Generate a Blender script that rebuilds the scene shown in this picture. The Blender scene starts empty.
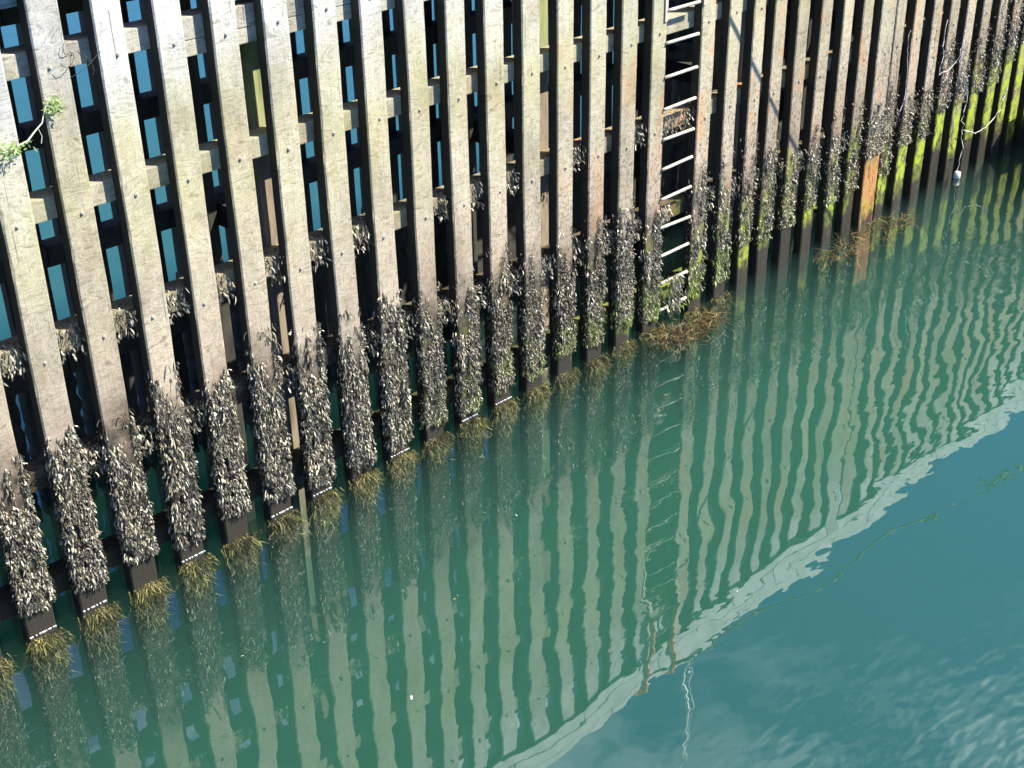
import bpy, bmesh, math, random
from mathutils import Vector, Matrix, noise
R = math.radians
sc = bpy.context.scene
col = sc.collection

# ---------------------------------------------------------------- camera
H, P, RO = 0.7784877828219078, 0.4977157208364585, -0.019042001243881362
ch, sh, cp, sp, cr, sr = math.cos(H), math.sin(H), math.cos(P), math.sin(P), math.cos(RO), math.sin(RO)
fwd = Vector((sh * cp, ch * cp, -sp)); rt = Vector((ch, -sh, 0)); up = rt.cross(fwd)
r2 = cr * rt + sr * up; u2 = -sr * rt + cr * up
cd = bpy.data.cameras.new('camera'); cam = bpy.data.objects.new('camera', cd); col.objects.link(cam)
m = Matrix((r2, u2, -fwd)).transposed().to_4x4(); m.translation = Vector((0.0, -9.366, 7.3008))
cam.matrix_world = m
cd.sensor_width = 36; cd.lens = 36 * 1364.2 / 1024; cd.clip_start = 0.1; cd.clip_end = 9000
sc.camera = cam

# ---------------------------------------------------------------- sun, sky, exposure
SUN_EL, SUN_A = R(48), R(38)          # light comes from the front right of the wall
to_sun = Vector((math.sin(SUN_A) * math.cos(SUN_EL), -math.cos(SUN_A) * math.cos(SUN_EL), math.sin(SUN_EL)))
sd = bpy.data.lights.new('sun', 'SUN'); sd.energy = 5.0; sd.angle = R(0.5); sd.color = (1.0, 0.955, 0.87)
so = bpy.data.objects.new('sun', sd); col.objects.link(so); so.location = (5, -20, 25)
so.rotation_euler = to_sun.to_track_quat('Z', 'Y').to_euler()
w = bpy.data.worlds.new('World'); sc.world = w; w.use_nodes = True
nt = w.node_tree; nt.nodes.clear()
sky = nt.nodes.new('ShaderNodeTexSky'); sky.sky_type = 'NISHITA'; sky.sun_disc = False
sky.sun_elevation = SUN_EL; sky.sun_rotation = math.atan2(to_sun.x, to_sun.y)
sky.air_density = 0.8; sky.dust_density = 0.0; sky.altitude = 1500; sky.ozone_density = 3.0
tc = nt.nodes.new('ShaderNodeTexCoord'); mp = nt.nodes.new('ShaderNodeMapping'); mp.inputs['Scale'].default_value = (1, 1, 2.2)
nz = nt.nodes.new('ShaderNodeTexNoise'); nz.inputs['Scale'].default_value = 2.3; nz.inputs['Detail'].default_value = 7; nz.inputs['Roughness'].default_value = 0.6
cr_ = nt.nodes.new('ShaderNodeValToRGB'); cr_.color_ramp.elements[0].position = 0.38; cr_.color_ramp.elements[1].position = 0.62
sep = nt.nodes.new('ShaderNodeSeparateXYZ'); mr = nt.nodes.new('ShaderNodeMapRange')
mr.inputs['From Min'].default_value = 0.57; mr.inputs['From Max'].default_value = 0.68
mul = nt.nodes.new('ShaderNodeMath'); mul.operation = 'MULTIPLY'
mx = nt.nodes.new('ShaderNodeMix'); mx.data_type = 'RGBA'; mx.inputs[7].default_value = (15, 17, 18, 1)
bg = nt.nodes.new('ShaderNodeBackground'); bg.inputs['Strength'].default_value = 0.068
wo = nt.nodes.new('ShaderNodeOutputWorld')
L = nt.links.new
L(tc.outputs['Generated'], mp.inputs[0]); L(mp.outputs[0], nz.inputs['Vector']); L(nz.outputs['Fac'], cr_.inputs[0])
L(tc.outputs['Generated'], sep.inputs[0]); L(sep.outputs['Z'], mr.inputs['Value'])
L(cr_.outputs[0], mul.inputs[0]); L(mr.outputs[0], mul.inputs[1]); L(mul.outputs[0], mx.inputs[0])
tint = nt.nodes.new('ShaderNodeMix'); tint.data_type = 'RGBA'; tint.blend_type = 'MULTIPLY'; tint.inputs[0].default_value = 1; tint.inputs[7].default_value = (.55, .82, 1.65, 1)
L(sky.outputs[0], tint.inputs[6]); L(tint.outputs[2], mx.inputs[6]); L(mx.outputs[2], bg.inputs[0]); L(bg.outputs[0], wo.inputs[0])
sc.view_settings.view_transform = 'Standard'; sc.view_settings.look = 'None'
sc.view_settings.exposure = 1.12; sc.view_settings.gamma = 1; sc.view_settings.use_curve_mapping = False
sc.render.engine = 'CYCLES'
sc.cycles.use_denoising = True; sc.cycles.max_bounces = 10; sc.cycles.transparent_max_bounces = 16
sc.cycles.diffuse_bounces = 2; sc.cycles.volume_bounces = 1; sc.cycles.glossy_bounces = 3
sc.cycles.caustics_reflective = False; sc.cycles.caustics_refractive = False

# ---------------------------------------------------------------- materials
def mat(name):
    mm = bpy.data.materials.new(name); mm.use_nodes = True
    n = mm.node_tree; n.nodes.clear(); return mm, n
def node(n, t, **k):
    a = n.nodes.new(t)
    for x, y in k.items():
        if x in a.inputs: a.inputs[x].default_value = y
        else: setattr(a, x, y)
    return a
def ramp(n, src, stops):
    a = n.nodes.new('ShaderNodeValToRGB'); e = a.color_ramp.elements
    while len(e) < len(stops): e.new(0.5)
    for i, (p, c) in enumerate(stops):
        e[i].position = p; e[i].color = (*c, 1) if len(c) == 3 else c
    n.links.new(src, a.inputs[0]); return a
def mixc(n, fac, a, b, mode='MIX'):
    x = n.nodes.new('ShaderNodeMix'); x.data_type = 'RGBA'; x.blend_type = mode
    for s, v in ((0, fac), (6, a), (7, b)):
        if hasattr(v, 'is_linked') or isinstance(v, bpy.types.NodeSocket): n.links.new(v, x.inputs[s])
        else: x.inputs[s].default_value = v if s == 0 else (*v, 1)
    return x.outputs[2]
def mth(n, op, a, b=0.0, clamp=False):
    x = n.nodes.new('ShaderNodeMath'); x.operation = op; x.use_clamp = clamp
    for s, v in ((0, a), (1, b)):
        if isinstance(v, bpy.types.NodeSocket): n.links.new(v, x.inputs[s])
        else: x.inputs[s].default_value = v
    return x.outputs[0]
def nse(n, vec, scale, detail=5, rough=0.55, dist=0.0):
    x = node(n, 'ShaderNodeTexNoise', Scale=scale, Detail=detail, Roughness=rough, Distortion=dist)
    n.links.new(vec, x.inputs['Vector']); return x.outputs['Fac']
def mapped(n, vec, scale, rot=(0, 0, 0)):
    x = node(n, 'ShaderNodeMapping'); x.inputs['Scale'].default_value = scale; x.inputs['Rotation'].default_value = rot
    n.links.new(vec, x.inputs[0]); return x.outputs[0]

def wood_material(name, aged=True, foot=False):
    mm, n = mat(name)
    geo = node(n, 'ShaderNodeNewGeometry'); pos = geo.outputs['Position']
    oi = node(n, 'ShaderNodeObjectInfo')
    sx = node(n, 'ShaderNodeSeparateXYZ'); n.links.new(pos, sx.inputs[0]); z = sx.outputs['Z']
    # uneven height for the tide zones
    nb = nse(n, pos, 1.1, 3); nm = nse(n, pos, 7, 5, 0.65)
    zz = mth(n, 'ADD', z, mth(n, 'MULTIPLY', mth(n, 'SUBTRACT', nb, 0.5), 1.3))
    zz = mth(n, 'ADD', zz, mth(n, 'MULTIPLY', mth(n, 'SUBTRACT', nm, 0.5), 0.5))
    zz = mth(n, 'ADD', zz, mth(n, 'MULTIPLY', mth(n, 'SUBTRACT', oi.outputs['Random'], 0.5), 0.35))
    if aged:
        base = ramp(n, mth(n, 'DIVIDE', zz, 6.0), [(0.0, (.035, .032, .022)), (0.045, (.055, .05, .035)), (0.13, (.17, .145, .10)), (0.30, (.40, .34, .26)),
             (0.47, (.44, .395, .30)), (0.60, (.45, .415, .29)), (0.69, (.47, .45, .37)), (0.76, (.50, .49, .46)), (0.81, (.60, .60, .58)), (1.0, (.66, .66, .64))]).outputs[0]
    else:
        base = ramp(n, mth(n, 'DIVIDE', zz, 6.0), [(0.0, (.03, .03, .02)), (0.26, (.07, .06, .04)), (0.42, (.30, .27, .19)), (0.7, (.40, .38, .30)), (1, (.48, .47, .44))]).outputs[0]
    # swirly curved grain
    gv = mapped(n, pos, (3.2, 3.2, 8), (0, R(16), 0))
    g = nse(n, gv, 1.0, 6, 0.62, 2.4)
    g1 = ramp(n, g, [(0.28, (.40, .37, .31)), (0.40, (.84, .81, .75)), (0.47, (1.22, 1.22, 1.2)), (0.50, (.62, .59, .52)), (0.54, (1.15, 1.14, 1.12)), (0.62, (.62, .59, .53)), (0.74, (1.2, 1.2, 1.2))]).outputs[0]
    base = mixc(n, 0.9, base, g1, 'MULTIPLY')
    rv = ramp(n, oi.outputs['Random'], [(0, (.82, .81, .80)), (.35, (1.0, .99, .98)), (.7, (1.08, 1.08, 1.09)), (1, (.92, .93, .95))]).outputs[0]
    base = mixc(n, 1.0, base, rv, 'MULTIPLY')
    lg = ramp(n, nse(n, mapped(n, pos, (1.6, 1.6, .9)), 1.0, 5, .65), [(0.34, (.62, .60, .55)), (0.5, (1, 1, .98)), (0.66, (1.18, 1.17, 1.13))]).outputs[0]
    base = mixc(n, 0.8, base, lg, 'MULTIPLY')
    dz = ramp(n, mth(n, 'DIVIDE', zz, 6.0), [(0.22, (1, 1, 1)), (0.31, (0, 0, 0))]).outputs[0]
    dx = node(n, 'ShaderNodeMapRange'); n.links.new(sx.outputs['X'], dx.inputs['Value'])
    dx.inputs['From Min'].default_value = 11; dx.inputs['From Max'].default_value = 14; dx.inputs['To Min'].default_value = 0.85; dx.inputs['To Max'].default_value = 0.15
    base = mixc(n, mth(n, 'MULTIPLY', dz, dx.outputs[0]), base, (.03, .027, .018))  # wood behind the weed painted dark for the deep shade between fronds
    # fine vertical fibre
    fv = mapped(n, pos, (90, 90, 2.2)); f = nse(n, fv, 1.0, 3, 0.6)
    f1 = ramp(n, f, [(0.35, (.78, .77, .75)), (0.55, (1.03, 1.03, 1.02))]).outputs[0]
    base = mixc(n, 0.55, base, f1, 'MULTIPLY')
    # dark checks and blotches
    bl = nse(n, mapped(n, pos, (6, 6, 3)), 1.0, 6, 0.7)
    b1 = ramp(n, bl, [(0.60, (0, 0, 0)), (0.74, (1, 1, 1))]).outputs[0]
    base = mixc(n, mth(n, 'MULTIPLY', b1, 0.6), base, (.17, .15, .10))
    sp = ramp(n, nse(n, mapped(n, pos, (30, 30, 18)), 1.0, 4, .7), [(0.53, (0, 0, 0)), (0.60, (1, 1, 1))]).outputs[0]
    spz = node(n, 'ShaderNodeMapRange'); n.links.new(sx.outputs['X'], spz.inputs['Value'])
    spz.inputs['From Min'].default_value = 7; spz.inputs['From Max'].default_value = 13; spz.inputs['To Min'].default_value = 0.25
    spf = mth(n, 'MULTIPLY', mth(n, 'MULTIPLY', sp, spz.outputs[0]), ramp(n, mth(n, 'DIVIDE', z, 6.0), [(0.35, (1, 1, 1)), (0.6, (0, 0, 0))]).outputs[0])
    base = mixc(n, mth(n, 'MULTIPLY', spf, 0.85), base, (.035, .03, .02))
    ck = ramp(n, nse(n, mapped(n, pos, (34, 34, .9)), 1.0, 3, .6), [(0.30, (1, 1, 1)), (0.35, (0, 0, 0))]).outputs[0]
    base = mixc(n, mth(n, 'MULTIPLY', ck, 0.7), base, (.08, .07, .05))
    # green film, strongest in the middle heights
    gr = nse(n, mapped(n, pos, (3, 3, 1.6)), 1.0, 4, 0.6)
    gz = ramp(n, mth(n, 'DIVIDE', z, 6.0), [(0.30, (0, 0, 0)), (0.5, (.5, .5, .5)), (0.62, (1, 1, 1)), (0.76, (.35, .35, .35)), (0.85, (0, 0, 0))]).outputs[0]
    gf = mth(n, 'MULTIPLY', ramp(n, gr, [(0.42, (0, 0, 0)), (0.62, (1, 1, 1))]).outputs[0], gz)
    base = mixc(n, mth(n, 'MULTIPLY', gf, 0.42), base, (.34, .32, .12))
    # rust orange patches and pink-brown tide zone, stronger to the right
    rn = nse(n, mapped(n, pos, (2.2, 2.2, 1.0)), 1.0, 5, 0.7)
    rx = node(n, 'ShaderNodeMapRange'); n.links.new(sx.outputs['X'], rx.inputs['Value'])
    rx.inputs['From Min'].default_value = 8; rx.inputs['From Max'].default_value = 14; rx.inputs['To Min'].default_value = 0.12
    rf = mth(n, 'MULTIPLY', ramp(n, rn, [(0.52, (0, 0, 0)), (0.64, (1, 1, 1))]).outputs[0], rx.outputs[0])
    rf = mth(n, 'MULTIPLY', rf, ramp(n, mth(n, 'DIVIDE', z, 6.0), [(0.16, (0, 0, 0)), (0.28, (1, 1, 1))]).outputs[0])
    base = mixc(n, mth(n, 'MULTIPLY', rf, 0.65), base, (.52, .22, .07))
    pk = nse(n, pos, 5.5, 5, 0.7)
    pz = ramp(n, mth(n, 'DIVIDE', z, 6.0), [(0.18, (0, 0, 0)), (0.26, (1, 1, 1)), (0.36, (.7, .7, .7)), (0.44, (0, 0, 0))]).outputs[0]
    pf = mth(n, 'MULTIPLY', ramp(n, pk, [(0.45, (0, 0, 0)), (0.65, (1, 1, 1))]).outputs[0], pz)
    base = mixc(n, mth(n, 'MULTIPLY', pf, 0.5), base, (.42, .31, .22))
    # bright green weed film low down, from the middle of the wall to the right
    vx = node(n, 'ShaderNodeMapRange'); n.links.new(sx.outputs['X'], vx.inputs['Value'])
    vx.inputs['From Min'].default_value = 7; vx.inputs['From Max'].default_value = 15
    vz = ramp(n, mth(n, 'DIVIDE', zz, 6.0), [(0.02, (0, 0, 0)), (0.06, (1, 1, 1)), (0.13, (1, 1, 1)), (0.22, (0, 0, 0))]).outputs[0]
    zg = node(n, 'ShaderNodeMapRange'); n.links.new(sx.outputs['X'], zg.inputs['Value'])
    zg.inputs['From Min'].default_value = 17; zg.inputs['From Max'].default_value = 23; zg.inputs['To Max'].default_value = 1.1
    vz2 = ramp(n, mth(n, 'DIVIDE', mth(n, 'SUBTRACT', zz, zg.outputs[0]), 6.0), [(0.0, (1, 1, 1)), (0.13, (1, 1, 1)), (0.22, (0, 0, 0))]).outputs[0]
    vz = mth(n, 'MULTIPLY', vz2, ramp(n, mth(n, 'DIVIDE', zz, 6.0), [(0.03, (0, 0, 0)), (0.08, (1, 1, 1))]).outputs[0])
    vn = ramp(n, nse(n, mapped(n, pos, (9, 9, 5)), 1.0, 6, 0.8), [(0.44, (0, 0, 0)), (0.52, (1, 1, 1))]).outputs[0]
    vf = mth(n, 'MULTIPLY', mth(n, 'MULTIPLY', vx.outputs[0], vz), vn)
    base = mixc(n, mth(n, 'MULTIPLY', vf, 0.95), base, mixc(n, nse(n, pos, 14, 5, .7), (.16, .24, .01), (.50, .56, .05)))
    if foot:
        ft = ramp(n, mth(n, 'DIVIDE', mth(n, 'ADD', z, mth(n, 'MULTIPLY', mth(n, 'SUBTRACT', nse(n, mapped(n, pos, (22, 22, 1.6)), 1.0, 5, .75), 0.5), 1.9)), 6.0), [(0.01, (0, 0, 0)), (0.03, (1, 1, 1)), (0.14, (1, 1, 1)), (0.19, (0, 0, 0))]).outputs[0]
        rc = ramp(n, nse(n, mapped(n, pos, (30, 30, 7)), 1.0, 5, .75), [(0.36, (.08, .045, .025)), (0.46, (.36, .15, .05)), (0.53, (.54, .24, .08)), (0.62, (.26, .22, .10))]).outputs[0]
        base = mixc(n, mth(n, 'MULTIPLY', ft, 0.95), base, rc)
    # sides of the sawn timbers painted near black, shade put into the colour
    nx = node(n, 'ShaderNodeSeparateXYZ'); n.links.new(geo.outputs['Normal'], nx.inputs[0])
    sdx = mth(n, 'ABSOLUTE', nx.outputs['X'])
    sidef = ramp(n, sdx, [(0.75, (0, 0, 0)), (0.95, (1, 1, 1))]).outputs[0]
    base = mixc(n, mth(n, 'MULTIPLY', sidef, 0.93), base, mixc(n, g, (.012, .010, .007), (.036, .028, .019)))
    bsdf = node(n, 'ShaderNodeBsdfPrincipled', Roughness=0.8)
    bsdf.inputs['Specular IOR Level'].default_value = 0.25
    n.links.new(base, bsdf.inputs['Base Color'])
    hgt = mth(n, 'ADD', mth(n, 'MULTIPLY', g, 0.6), mth(n, 'MULTIPLY', f, 0.5))
    bp = node(n, 'ShaderNodeBump', Strength=0.55, Distance=0.012); n.links.new(hgt, bp.inputs['Height'])
    n.links.new(bp.outputs[0], bsdf.inputs['Normal'])
    o = node(n, 'ShaderNodeOutputMaterial'); n.links.new(bsdf.outputs[0], o.inputs[0])
    return mm
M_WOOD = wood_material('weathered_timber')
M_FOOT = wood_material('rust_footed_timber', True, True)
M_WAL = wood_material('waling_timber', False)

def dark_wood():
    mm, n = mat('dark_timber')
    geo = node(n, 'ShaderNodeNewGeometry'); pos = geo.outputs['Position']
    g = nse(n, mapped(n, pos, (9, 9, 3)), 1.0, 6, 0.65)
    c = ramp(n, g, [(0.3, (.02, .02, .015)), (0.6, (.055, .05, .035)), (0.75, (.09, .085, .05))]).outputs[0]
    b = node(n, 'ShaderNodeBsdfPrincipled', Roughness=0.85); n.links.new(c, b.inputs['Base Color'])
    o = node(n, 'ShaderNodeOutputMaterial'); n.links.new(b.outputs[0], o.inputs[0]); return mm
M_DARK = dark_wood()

def pile_wood():
    mm, n = mat('mossy_pile')
    geo = node(n, 'ShaderNodeNewGeometry'); pos = geo.outputs['Position']
    sx = node(n, 'ShaderNodeSeparateXYZ'); n.links.new(pos, sx.inputs[0])
    g = nse(n, mapped(n, pos, (14, 14, 2)), 1.0, 6, 0.7)
    a = ramp(n, g, [(0.3, (.12, .14, .05)), (0.55, (.30, .32, .12)), (0.7, (.36, .34, .20))]).outputs[0]
    b_ = ramp(n, g, [(0.3, (.12, .09, .06)), (0.55, (.30, .23, .16)), (0.7, (.16, .22, .04))]).outputs[0]
    zf = node(n, 'ShaderNodeMapRange'); n.links.new(sx.outputs['Z'], zf.inputs['Value'])
    zf.inputs['From Min'].default_value = 3.2; zf.inputs['From Max'].default_value = 3.8
    c = mixc(n, zf.outputs[0], b_, a)
    b = node(n, 'ShaderNodeBsdfPrincipled', Roughness=0.85); n.links.new(c, b.inputs['Base Color'])
    o = node(n, 'ShaderNodeOutputMaterial'); n.links.new(b.outputs[0], o.inputs[0]); return mm
M_PILE = pile_wood()

def simple(name, c, rough=0.6, metal=0.0, c2=None, scale=12, bump=0.0, spec=0.5):
    mm, n = mat(name)
    geo = node(n, 'ShaderNodeNewGeometry')
    g = nse(n, geo.outputs['Position'], scale, 5, 0.65)
    cc = ramp(n, g, [(0.35, c), (0.65, c2 or c)]).outputs[0]
    b = node(n, 'ShaderNodeBsdfPrincipled', Roughness=rough, Metallic=metal); n.links.new(cc, b.inputs['Base Color'])
    b.inputs['Specular IOR Level'].default_value = spec
    if bump:
        bp = node(n, 'ShaderNodeBump', Strength=bump, Distance=0.01); n.links.new(g, bp.inputs['Height']); n.links.new(bp.outputs[0], b.inputs['Normal'])
    o = node(n, 'ShaderNodeOutputMaterial'); n.links.new(b.outputs[0], o.inputs[0]); return mm
M_CONC = simple('kerb_concrete', (.55, .56, .53), 0.85, 0, (.78, .79, .75), 3.5, 0.5)
M_BOLT = simple('bolt_steel', (.34, .31, .26), 0.7, 0.0, (.5, .46, .38), 30)
M_RUNG = simple('galvanised_rung', (.30, .27, .20), 0.7, 0.0, (.62, .58, .48), 18)
M_STILE = simple('faded_stile', (.55, .38, .30), 0.7, 0.0, (.62, .54, .45), 9)
M_ORANGE = simple('orange_paint', (.75, .17, .05), 0.5, 0.0, (.85, .27, .10), 8)
M_ROPE = simple('pale_rope', (.55, .53, .50), 0.8, 0.0, (.78, .76, .74), 30)
M_DROPE = simple('dark_rope', (.10, .12, .10), 0.8, 0.0, (.22, .22, .18), 30)
M_WHITE = simple('white_paint', (.78, .79, .78), 0.4, 0.0, (.66, .68, .66), 5)
M_FOAM = simple('foam', (.45, .46, .42), 0.6, 0.0, (.75, .76, .74), 40)
M_SAND = simple('seabed_silt', (.05, .07, .045), 0.9, 0.0, (.09, .11, .07), 1.5)

def weed_material(name, dark, light, glint, rough=0.32, trans=0.0, green=None):
    mm, n = mat(name)
    geo = node(n, 'ShaderNodeNewGeometry')
    r = geo.outputs['Random Per Island']
    c = ramp(n, r, [(0.0, dark), (0.42, dark), (0.6, light), (0.80, light), (0.93, glint)]).outputs[0]
    if True:
        wn = ramp(n, nse(n, geo.outputs['Position'], 4.5, 4, .6), [(0.34, (.55, .52, .50)), (0.5, (1, .98, .92)), (0.64, (1.45, 1.38, 1.15))]).outputs[0]
        c = mixc(n, 1.0, c, wn, 'MULTIPLY')
    if green:
        sx = node(n, 'ShaderNodeSeparateXYZ'); n.links.new(geo.outputs['Position'], sx.inputs[0])
        gx = node(n, 'ShaderNodeMapRange'); n.links.new(sx.outputs['X'], gx.inputs['Value'])
        gx.inputs['From Min'].default_value = 7; gx.inputs['From Max'].default_value = 15; gx.inputs['To Max'].default_value = 1
        gz = ramp(n, mth(n, 'ADD', sx.outputs['Z'], mth(n, 'MULTIPLY', nse(n, geo.outputs['Position'], 3, 4), 0.5)), [(0.35, (1, 1, 1)), (0.95, (0, 0, 0))]).outputs[0]
        gg = nse(n, geo.outputs['Position'], 6, 4)
        gf = mth(n, 'MULTIPLY', mth(n, 'MULTIPLY', gx.outputs[0], gz), ramp(n, gg, [(0.40, (0, 0, 0)), (0.55, (1, 1, 1))]).outputs[0])
        c = mixc(n, gf, c, green)
    b = node(n, 'ShaderNodeBsdfPrincipled', Roughness=rough); n.links.new(c, b.inputs['Base Color'])
    o = node(n, 'ShaderNodeOutputMaterial')
    if trans:
        t = node(n, 'ShaderNodeBsdfTranslucent'); n.links.new(c, t.inputs['Color'])
        ms = node(n, 'ShaderNodeMixShader', Fac=trans); n.links.new(b.outputs[0], ms.inputs[1]); n.links.new(t.outputs[0], ms.inputs[2])
        n.links.new(ms.outputs[0], o.inputs[0])
    else: n.links.new(b.outputs[0], o.inputs[0])
    return mm
M_WEED = weed_material('bladder_wrack', (.022, .020, .012), (.20, .18, .125), (.62, .57, .45), 0.5, 0, (.30, .42, .03))
M_BEARD = weed_material('olive_beard', (.06, .055, .015), (.20, .175, .055), (.38, .33, .13), 0.7, 0.3)
M_FLOAT = weed_material('brown_floating_weed', (.035, .026, .010), (.14, .095, .035), (.34, .25, .10), 0.5, 0.2)
M_LEAF = weed_material('fresh_leaf', (.24, .36, .12), (.34, .46, .18), (.44, .54, .28), 0.5, 0.4)

def water_material():
    mm, n = mat('harbour_water')
    geo = node(n, 'ShaderNodeNewGeometry'); pos = geo.outputs['Position']
    sx = node(n, 'ShaderNodeSeparateXYZ'); n.links.new(pos, sx.inputs[0])
    # ripple heights in metres: calm near the wall, livelier further out
    a = nse(n, mapped(n, pos, (1.0, 1.5, 1), (0, 0, R(-28))), 1.0, 1.5, 0.4)
    b = nse(n, mapped(n, pos, (1.0, 1.8, 1), (0, 0, R(35))), 3.0, 2, 0.45)
    c = nse(n, mapped(n, pos, (1.0, 2.6, 1), (0, 0, R(-62))), 3.6, 1, 0.4)
    patch = ramp(n, nse(n, pos, 0.35, 2), [(0.42, (.25, .25, .25)), (0.6, (1, 1, 1))]).outputs[0]
    rx = node(n, 'ShaderNodeMapRange'); n.links.new(sx.outputs['X'], rx.inputs['Value'])
    rx.inputs['From Min'].default_value = 5; rx.inputs['From Max'].default_value = 13; rx.inputs['To Min'].default_value = 0.6; rx.inputs['To Max'].default_value = 1.5
    far = node(n, 'ShaderNodeMapRange'); n.links.new(sx.outputs['Y'], far.inputs['Value'])
    far.inputs['From Min'].default_value = -4.7; far.inputs['From Max'].default_value = -6.6
    h = mth(n, 'ADD', mth(n, 'MULTIPLY', mth(n, 'MULTIPLY', a, 0.0085), rx.outputs[0]),
            mth(n, 'ADD', mth(n, 'MULTIPLY', mth(n, 'MULTIPLY', mth(n, 'MULTIPLY', b, 0.0014), patch), rx.outputs[0]), mth(n, 'MULTIPLY', mth(n, 'MULTIPLY', c, far.outputs[0]), 0.0072)))
    bp = node(n, 'ShaderNodeBump', Strength=1.0, Distance=1.0); n.links.new(h, bp.inputs['Height'])
    fr = node(n, 'ShaderNodeFresnel', IOR=2.15); n.links.new(bp.outputs[0], fr.inputs['Normal'])
    gl = node(n, 'ShaderNodeBsdfGlossy', Roughness=0.0); n.links.new(bp.outputs[0], gl.inputs['Normal'])
    gl.inputs['Color'].default_value = (1, 1, 1, 1)
    tr = node(n, 'ShaderNodeBsdfTransparent')
    ms = node(n, 'ShaderNodeMixShader'); n.links.new(mth(n, 'MULTIPLY', fr.outputs[0], mth(n, 'SUBTRACT', 1.0, geo.outputs['Backfacing'])), ms.inputs[0]); n.links.new(tr.outputs[0], ms.inputs[1]); n.links.new(gl.outputs[0], ms.inputs[2])
    o = node(n, 'ShaderNodeOutputMaterial'); n.links.new(ms.outputs[0], o.inputs[0])
    sc_ = node(n, 'ShaderNodeVolumeScatter', Density=0.58, Anisotropy=0.0); sc_.inputs['Color'].default_value = (.068, .146, .114, 1)
    ab = node(n, 'ShaderNodeVolumeAbsorption', Density=0.40); ab.inputs['Color'].default_value = (.0, .55, .40, 1)
    ad = node(n, 'ShaderNodeAddShader'); n.links.new(sc_.outputs[0], ad.inputs[0]); n.links.new(ab.outputs[0], ad.inputs[1])
    n.links.new(ad.outputs[0], o.inputs['Volume'])
    return mm
M_WATER = water_material()

# ---------------------------------------------------------------- helpers
def box(bm, x0, x1, y0, y1, z0, z1, bev=0.0):
    r = bmesh.ops.create_cube(bm, size=1.0)
    vs = r['verts']
    for v in vs:
        v.co = Vector((x0 + (v.co.x + .5) * (x1 - x0), y0 + (v.co.y + .5) * (y1 - y0), z0 + (v.co.z + .5) * (z1 - z0)))
    if bev:
        es = list({e for v in vs for e in v.link_edges})
        bmesh.ops.bevel(bm, geom=es, offset=bev, segments=2, affect='EDGES', profile=0.6)
def tube(bm, pts, rad, seg=8, caps=True):
    pts = [Vector(p) for p in pts]; rings = []
    for i, p in enumerate(pts):
        t = (pts[min(i + 1, len(pts) - 1)] - pts[max(i - 1, 0)]).normalized()
        u = t.cross(Vector((0, 0, 1)) if abs(t.z) < 0.9 else Vector((1, 0, 0))).normalized(); v = t.cross(u)
        r = rad[i] if isinstance(rad, (list, tuple)) else rad
        rings.append([bm.verts.new(p + r * (math.cos(k * 2 * math.pi / seg) * u + math.sin(k * 2 * math.pi / seg) * v)) for k in range(seg)])
    for a, b in zip(rings, rings[1:]):
        for k in range(seg): bm.faces.new((a[k], a[(k + 1) % seg], b[(k + 1) % seg], b[k]))
    if caps:
        bm.faces.new(rings[0]); bm.faces.new(rings[-1][::-1])
def mesh(name, bm, mt, smooth=False):
    me = bpy.data.meshes.new(name); bmesh.ops.recalc_face_normals(bm, faces=bm.faces[:]); bm.to_mesh(me); bm.free()
    me.materials.append(mt)
    if smooth: me.polygons.foreach_set('use_smooth', [True] * len(me.polygons))
    return me
def obj(name, me, parent=None, loc=(0, 0, 0)):
    o = bpy.data.objects.new(name, me); col.objects.link(o); o.location = loc
    if parent: o.parent = parent
    return o
def tag(o, label=None, cat=None, group=None, kind=None):
    if label: o['label'] = label
    if cat: o['category'] = cat
    if group: o['group'] = group
    if kind: o['kind'] = kind
    return o
def rough_post(w, d, z0, z1, rnd, bow=0.006):
    """a sawn timber: front face at y=0, slightly bowed, worn arrises"""
    bm = bmesh.new(); n = 90; rings = []
    ph = rnd.uniform(0, 50); e = 0.012
    for i in range(n + 1):
        z = z0 + (z1 - z0) * i / n
        dx = (noise.noise(Vector((ph, z * 0.5, 0))) * bow * 2); dy = noise.noise(Vector((ph + 9, z * 0.6, 3))) * 0.006
        ww = noise.noise(Vector((ph + 20, z * 2.3, 0))) * 0.004
        a, b = -w / 2 + dx - ww, w / 2 + dx + ww
        c1 = max(0, noise.noise(Vector((ph + 3, z * 7, 0))) - .25) * .03; c2 = max(0, noise.noise(Vector((ph + 7, z * 8, 5))) - .25) * .03
        ring = [(a + e + c1, dy), (b - e - c2, dy), (b, dy + e), (b, d), (a, d), (a, dy + e)]
        rings.append([bm.verts.new((x, y, z)) for x, y in ring])
    for p, q in zip(rings, rings[1:]):
        for k in range(6): bm.faces.new((p[k], p[(k + 1) % 6], q[(k + 1) % 6], q[k]))
    bm.faces.new(rings[0][::-1]); bm.faces.new(rings[-1])
    return bm

# ---------------------------------------------------------------- water, seabed
bm = bmesh.new(); box(bm, -2500, 2500, -2500, 2500, -6, 0)
tag(obj('water', mesh('water', bm, M_WATER)), kind='structure')
bm = bmesh.new(); bmesh.ops.create_grid(bm, x_segments=1, y_segments=1, size=2600)
tag(obj('seabed', mesh('seabed', bm, M_SAND), loc=(0, 0, -4.5)), kind='structure')

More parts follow.
